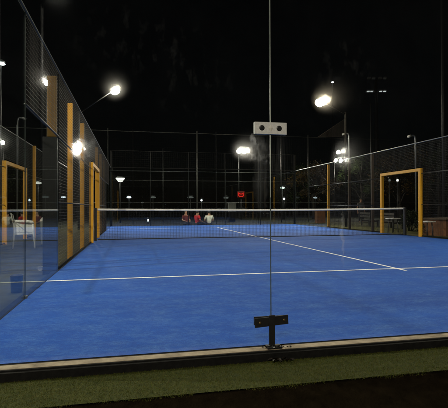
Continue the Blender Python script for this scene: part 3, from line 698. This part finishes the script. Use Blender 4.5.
# ------------------------------------------------------------ people
def skin_mesh(name, pts, edges, rad, m, parent, root=0, sub=2):
    me = bpy.data.meshes.new(name); me.from_pydata(pts, edges, []); o = bpy.data.objects.new(name, me); COL.objects.link(o); o.parent = parent
    o.modifiers.new('Skin', 'SKIN'); sm = o.modifiers.new('Subd', 'SUBSURF'); sm.levels = sub; sm.render_levels = sub
    if not me.skin_vertices: 
        pass
    for i, r in enumerate(rad):
        sv = me.skin_vertices[0].data[i]; sv.radius = (r, r) if not isinstance(r, tuple) else r; sv.use_root = (i == root)
    me.materials.append(m); return o
def add_skin_layer(o): pass
def person(loc, rz, label, shirt, seated=True, trousers=None, arms='lap', skin=None):
    P = tag(empty('person', loc, rz), label, 'person'); sk = skin or MA['skin']
    hz = .45 if seated else .92         # hip height
    J = {}
    J['pel'] = (0, 0, hz); J['sp'] = (0, .02, hz + .20); J['ch'] = (0, .03, hz + .40); J['nk'] = (0, .02, hz + .53); J['hd'] = (0, 0, hz + .64); J['ht'] = (0, -.005, hz + .75)
    bodyp = [J['pel'], J['sp'], J['ch'], J['nk'], J['hd'], J['ht']]; rad = [.11, .10, .12, .055, .085, .07]; E = [(0, 1), (1, 2), (2, 3), (3, 4), (4, 5)]
    hands = []
    for s_ in (-1, 1):
        i = len(bodyp); bodyp.append((s_ * .17, .03, hz + .45)); rad.append(.055); E.append((2, i))
        if arms == 'lap': el = (s_ * .26, -.02, hz + .20); wr = (s_ * .14, -.24, hz + .14)
        elif arms == 'racket': el = (s_ * .24, -.05, hz + .18); wr = (s_ * .18, -.26, hz + .24)
        else: el = (s_ * .24, .06, hz + .17); wr = (s_ * .25, -.03, hz - .08)
        bodyp += [el, wr]; rad += [.042, .030]; E += [(i, i + 1), (i + 1, i + 2)]
        hp = Vector(wr) + (Vector(wr) - Vector(el)).normalized() * .07; bodyp.append(tuple(hp)); rad.append(.034); E.append((i + 2, i + 3)); hands.append((i + 3, s_, hp, (Vector(wr) - Vector(el)).normalized()))
    for idx, s_, hp, d in hands:
        side = Vector((1, 0, 0)); side = (side - d * side.dot(d)).normalized()
        for k, (off, ln) in enumerate(((-.024, .06), (-.008, .07), (.008, .066), (.024, .052))):
            i = len(bodyp); q = hp + side * off + d * .03; curl = Vector((0, -.01, -.025))
            bodyp += [tuple(q), tuple(q + d * ln * .5 + curl * .4), tuple(q + d * ln + curl)]; rad += [.009, .008, .007]; E += [(idx, i), (i, i + 1), (i + 1, i + 2)]
        i = len(bodyp); q = hp - side * s_ * .035; bodyp += [tuple(q), tuple(q + d * .035 - side * s_ * .015)]; rad += [.010, .008]; E += [(idx, i), (i, i + 1)]
    legs = []
    for s_ in (-1, 1):
        i = len(bodyp); bodyp.append((s_ * .09, 0, hz - .02)); rad.append(.085); E.append((0, i))
        if seated: kn = (s_ * .13, -.42, hz + .02); an = (s_ * .13, -.40, .08); to = (s_ * .14, -.56, .04)
        else: kn = (s_ * .11, -.03, .49); an = (s_ * .12, .02, .08); to = (s_ * .14, -.15, .04)
        bodyp += [kn, an, to]; rad += [.06, .042, .035]; E += [(i, i + 1), (i + 1, i + 2), (i + 2, i + 3)]; legs.append((bodyp[i], kn, an, to))
    skin_mesh('body', bodyp, E, rad, sk, P)
    # shirt
    sp = [(0, 0, hz - .02), (0, .02, hz + .20), (0, .03, hz + .40), (0, .02, hz + .47)]; sr = [.150, .135, .150, .09]; se = [(0, 1), (1, 2), (2, 3)]
    for s_ in (-1, 1):
        i = len(sp); el = bodyp[7] if s_ < 0 else bodyp[11]; sh = Vector((s_ * .17, .03, hz + .45)); sp += [tuple(sh), tuple(sh.lerp(Vector(el), .75))]; sr += [.085, .068]; se += [(2, i), (i, i + 1)]
    skin_mesh('shirt', sp, se, sr, shirt, P)
    tp = [(0, 0, hz)]; tr_ = [.135]; te = []
    for h0, kn, an, to in legs:
        i = len(tp); tp += [h0, kn, tuple(Vector(kn).lerp(Vector(an), .85))]; tr_ += [.11, .082, .065]; te += [(0, i), (i, i + 1), (i + 1, i + 2)]
    skin_mesh('trousers', tp, te, tr_, trousers or MA['dark_cloth'], P)
    for h0, kn, an, to in legs:
        skin_mesh('shoe', [(an[0], an[1] + .04, .045), tuple(Vector(to) + Vector((0, .05, 0))), tuple(Vector(to) + Vector((0, -.05, 0)))], [(0, 1), (1, 2)], [.05, .048, .04], MA['black'], P)
    hr = MB(); bm = bmesh.new(); bmesh.ops.create_uvsphere(bm, u_segments=16, v_segments=10, radius=1)
    for v in bm.verts:
        v.co = Vector((v.co.x * .093, v.co.y * .108 + .018, v.co.z * .105 + hz + .70))
    dele = [v for v in bm.verts if v.co.y < -.045 and v.co.z < hz + .735]; bmesh.ops.delete(bm, geom=dele, context='VERTS'); bm.verts.index_update()
    hr.add([v.co.copy() for v in bm.verts], [[v.index for v in f.verts] for f in bm.faces], 0, True); bm.free(); hr.build('hair', MA['hair'], P)
    fc = MB()
    for s_ in (-1, 1): fc.lathe([(.004, -.01), (.011, 0), (.004, .01)], (s_ * .032, -.088, hz + .665), 8)
    fc.build('eyes', MA['hair'], P)
    MB().tube([(0, -.085, hz + .665), (0, -.112, hz + .63), (0, -.088, hz + .622)], [.008, .014, .008], 6).build('nose', sk, P)
    MB().tube([(-.025, -.086, hz + .595), (0, -.092, hz + .592), (.025, -.086, hz + .595)], .006, 6).build('mouth', MA['red_cloth'], P)
    return P
def seatblock(p, rz, label, L=.6):
    o = tag(empty('stool', p, rz), label, 'stool', 'low dark stools behind the far wall')
    MB().bbox(-L / 2, -.2, .30, L / 2, .2, .345, .01).build('seat', MA['seatwood'], o)
    for sx in (-1, 1):
        for sy in (-1, 1): MB().box(sx * (L / 2 - .06) - .02, sy * .15 - .02, 0, sx * (L / 2 - .06) + .02, sy * .15 + .02, .30).build('leg', MA['black'], o)
for u, D, lab, sh, rz, sl in ((209, 25.2, 'person in a white shirt sitting with back turned, low behind the far wall', 'white_cloth', R(180), 'low stool under the person in the white shirt'),
                  (197.5, 25.6, 'person in a bright red shirt seated left of the one in white', 'red_cloth', R(118), 'low stool under the person in bright red beside the white shirt'),
                  (186, 26.4, 'person in dull red seated leftmost behind the net', 'red_cloth', R(20), 'low stool under the leftmost seated person')):
    p = at(u, 224, D); g = -.46
    sh_m = MA[sh] if u > 190 else noisy('dull_red_cloth', (.07, .008, .009), (.12, .012, .012), 8, .9)
    person((p.x, p.y, g - .0), rz, lab, sh_m, True)
    seatblock((p.x, p.y + (.0), g), rz, sl)
sheet('sunken_terrace', -.5, 24.9, 9, 27.5, -.46, MA['farground'])
p = at(361, 205, 30); person((p.x, p.y, -.16), R(-10), 'standing person in grey dimly visible beyond the right mesh, left of the gate frame', MA['grey_cloth'], False, arms='down', skin=MA['skin'])

# ------------------------------------------------------------ trees and hedge behind
def tree(u, D, H, Rc, m, label, seed, trunk_h=.35, n=2600):
    p = at(u, 230, D); o = tag(empty('tree', (p.x, p.y, -.16)), label, 'tree', 'dim trees behind the courts'); rs = random.Random(seed)
    tk = MB(); tk.tube([(0, 0, 0), (.05, .03, H * .25), (-.05, .05, H * .55), (.05, 0, H * .85)], [.20, .15, .10, .03], 8)
    cl = []
    for k in range(16):
        a = rs.uniform(0, 6.28); h = rs.uniform(trunk_h, .95); rr = Rc * math.sin(math.pi * min(.95, max(.15, (h - trunk_h + .12) / (1.1 - trunk_h)))) * rs.uniform(.45, 1)
        c = Vector((math.cos(a) * rr, math.sin(a) * rr, H * h)); cl.append((c, rs.uniform(.2, .38) * Rc)); tk.tube([(0, 0, H * max(.2, h - .25)), (c.x * .5, c.y * .5, H * (h - .08)), c], [.07, .045, .015], 5)
    tk.build('trunk', MA['bark'], o); cr = MB()
    for i in range(n):
        c, r = cl[i % 16]; d = Vector((rs.gauss(0, 1), rs.gauss(0, 1), rs.gauss(0, .8))).normalized() * r * rs.uniform(.35, 1.15); q = c + d
        a = Vector((rs.gauss(0, 1), rs.gauss(0, 1), rs.gauss(0, 1))).normalized(); b2 = a.orthogonal().normalized(); s2 = rs.uniform(.06, .13)
        cr.add([q - a * s2, q - b2 * s2 * .5, q + a * s2, q + b2 * s2 * .5], [(0, 1, 2, 3)])
    cr.build('crown', m, o)
tree(314, 40, 5.2, 2.2, MA['leafo'], 'yellowish dim tree behind the far right corner, left of the brown posts', 11)
tree(296, 48, 6, 2.6, MA['leaf'], 'dim green tree right of the glass seam, behind the yellowish one', 12)
tree(400, 36, 6.2, 2.6, MA['leafo'], 'dim brownish tree seen inside the right gate frame', 13)
tree(362, 46, 7, 2.8, MA['leaf'], 'dim tree behind the standing person and the tall mast', 14)
tree(440, 34, 5.5, 2.2, MA['leaf'], 'dim tree near the right picture edge above the planter', 15)
tree(145, 60, 6, 3, MA['hedge'], 'nearly black tree far behind the left half of the net', 16)
tree(-10, 36, 7, 3, MA['hedge'], 'nearly black tree far left behind the neighbouring court', 17)
# low dark hedge along the far path
hd = tag(empty('hedge', (4, 56, -.16)), 'long low dark hedge running behind all the courts', 'hedge'); hb = MB(); rs = random.Random(5)
for i in range(9000):
    q = Vector((rs.uniform(-34, 46), rs.uniform(-.8, .8), rs.uniform(0, 1.5 + .25 * math.sin(i * .001)))); a = Vector((rs.gauss(0, 1), rs.gauss(0, 1), rs.gauss(0, 1))).normalized(); b2 = a.orthogonal().normalized(); s2 = rs.uniform(.12, .24)
    hb.add([q - a * s2, q - b2 * s2 * .6, q + a * s2, q + b2 * s2 * .6], [(0, 1, 2, 3)])
hb.build('foliage', MA['hedge'], hd)
# leaf litter caught at the foot bracket
for i in range(84):
    x = 2 + random.gauss(0, .05); y = ru(-.10, -.03) if i < 50 else ru(-.19, -.13); z = (.004 if y > -.09 else -.047)
    a = ru(0, 6.28); s2 = ru(.008, .017); T = Matrix.Translation((x, y, z + s2 * .35)) @ Matrix.Rotation(a, 4, 'Z') @ Matrix.Rotation(ru(-.6, .6), 4, 'X')
    pale = i % 14 == 0
    lf = MB().add([T @ Vector(q) for q in ((-s2, 0, 0), (-s2 * .2, -s2 * .5, .003), (s2, 0, .006), (-s2 * .1, s2 * .5, .002), (0, 0, -.003))], [(0, 1, 4), (1, 2, 4), (2, 3, 4), (3, 0, 4)])
    o = lf.build('fallen_leaf', MA['plastic'] if pale else (MA['bark'] if i % 2 else MA['soil']))
    tag(o, 'pale dry leaf scrap lying under the foot bracket at the glass seam' if pale else 'dark dry leaf lying under the foot bracket at the glass seam', 'leaf', 'pale leaf scraps under the foot bracket' if pale else 'dark dry leaves under the foot bracket')

# ------------------------------------------------------------ night sky
Wd = bpy.data.worlds.new('World'); S.world = Wd; Wd.use_nodes = True; nt = Wd.node_tree
bg = nt.nodes['Background']; sky = nt.nodes.new('ShaderNodeTexSky'); sky.sky_type = 'NISHITA'; sky.sun_disc = False
sky.sun_elevation = R(12); sky.sun_rotation = R(200); nt.links.new(sky.outputs[0], bg.inputs[0]); bg.inputs[1].default_value = .00018
mo = bpy.data.lights.new('moon', 'SUN'); mo.energy = .002; mo.angle = R(.5); mo.color = (1, .97, .92); mob = bpy.data.objects.new('moon', mo); COL.objects.link(mob)
mob.rotation_euler = (R(78), 0, R(200))

S.render.engine = 'CYCLES'
S.cycles.transparent_max_bounces = 64; S.cycles.max_bounces = 6; S.cycles.glossy_bounces = 4; S.cycles.diffuse_bounces = 2
S.cycles.sample_clamp_indirect = 4; S.cycles.caustics_reflective = True; S.cycles.blur_glossy = .5
S.cycles.use_denoising = True
S.view_settings.view_transform = 'Standard'; S.view_settings.look = 'None'; S.view_settings.exposure = 0; S.view_settings.gamma = 1
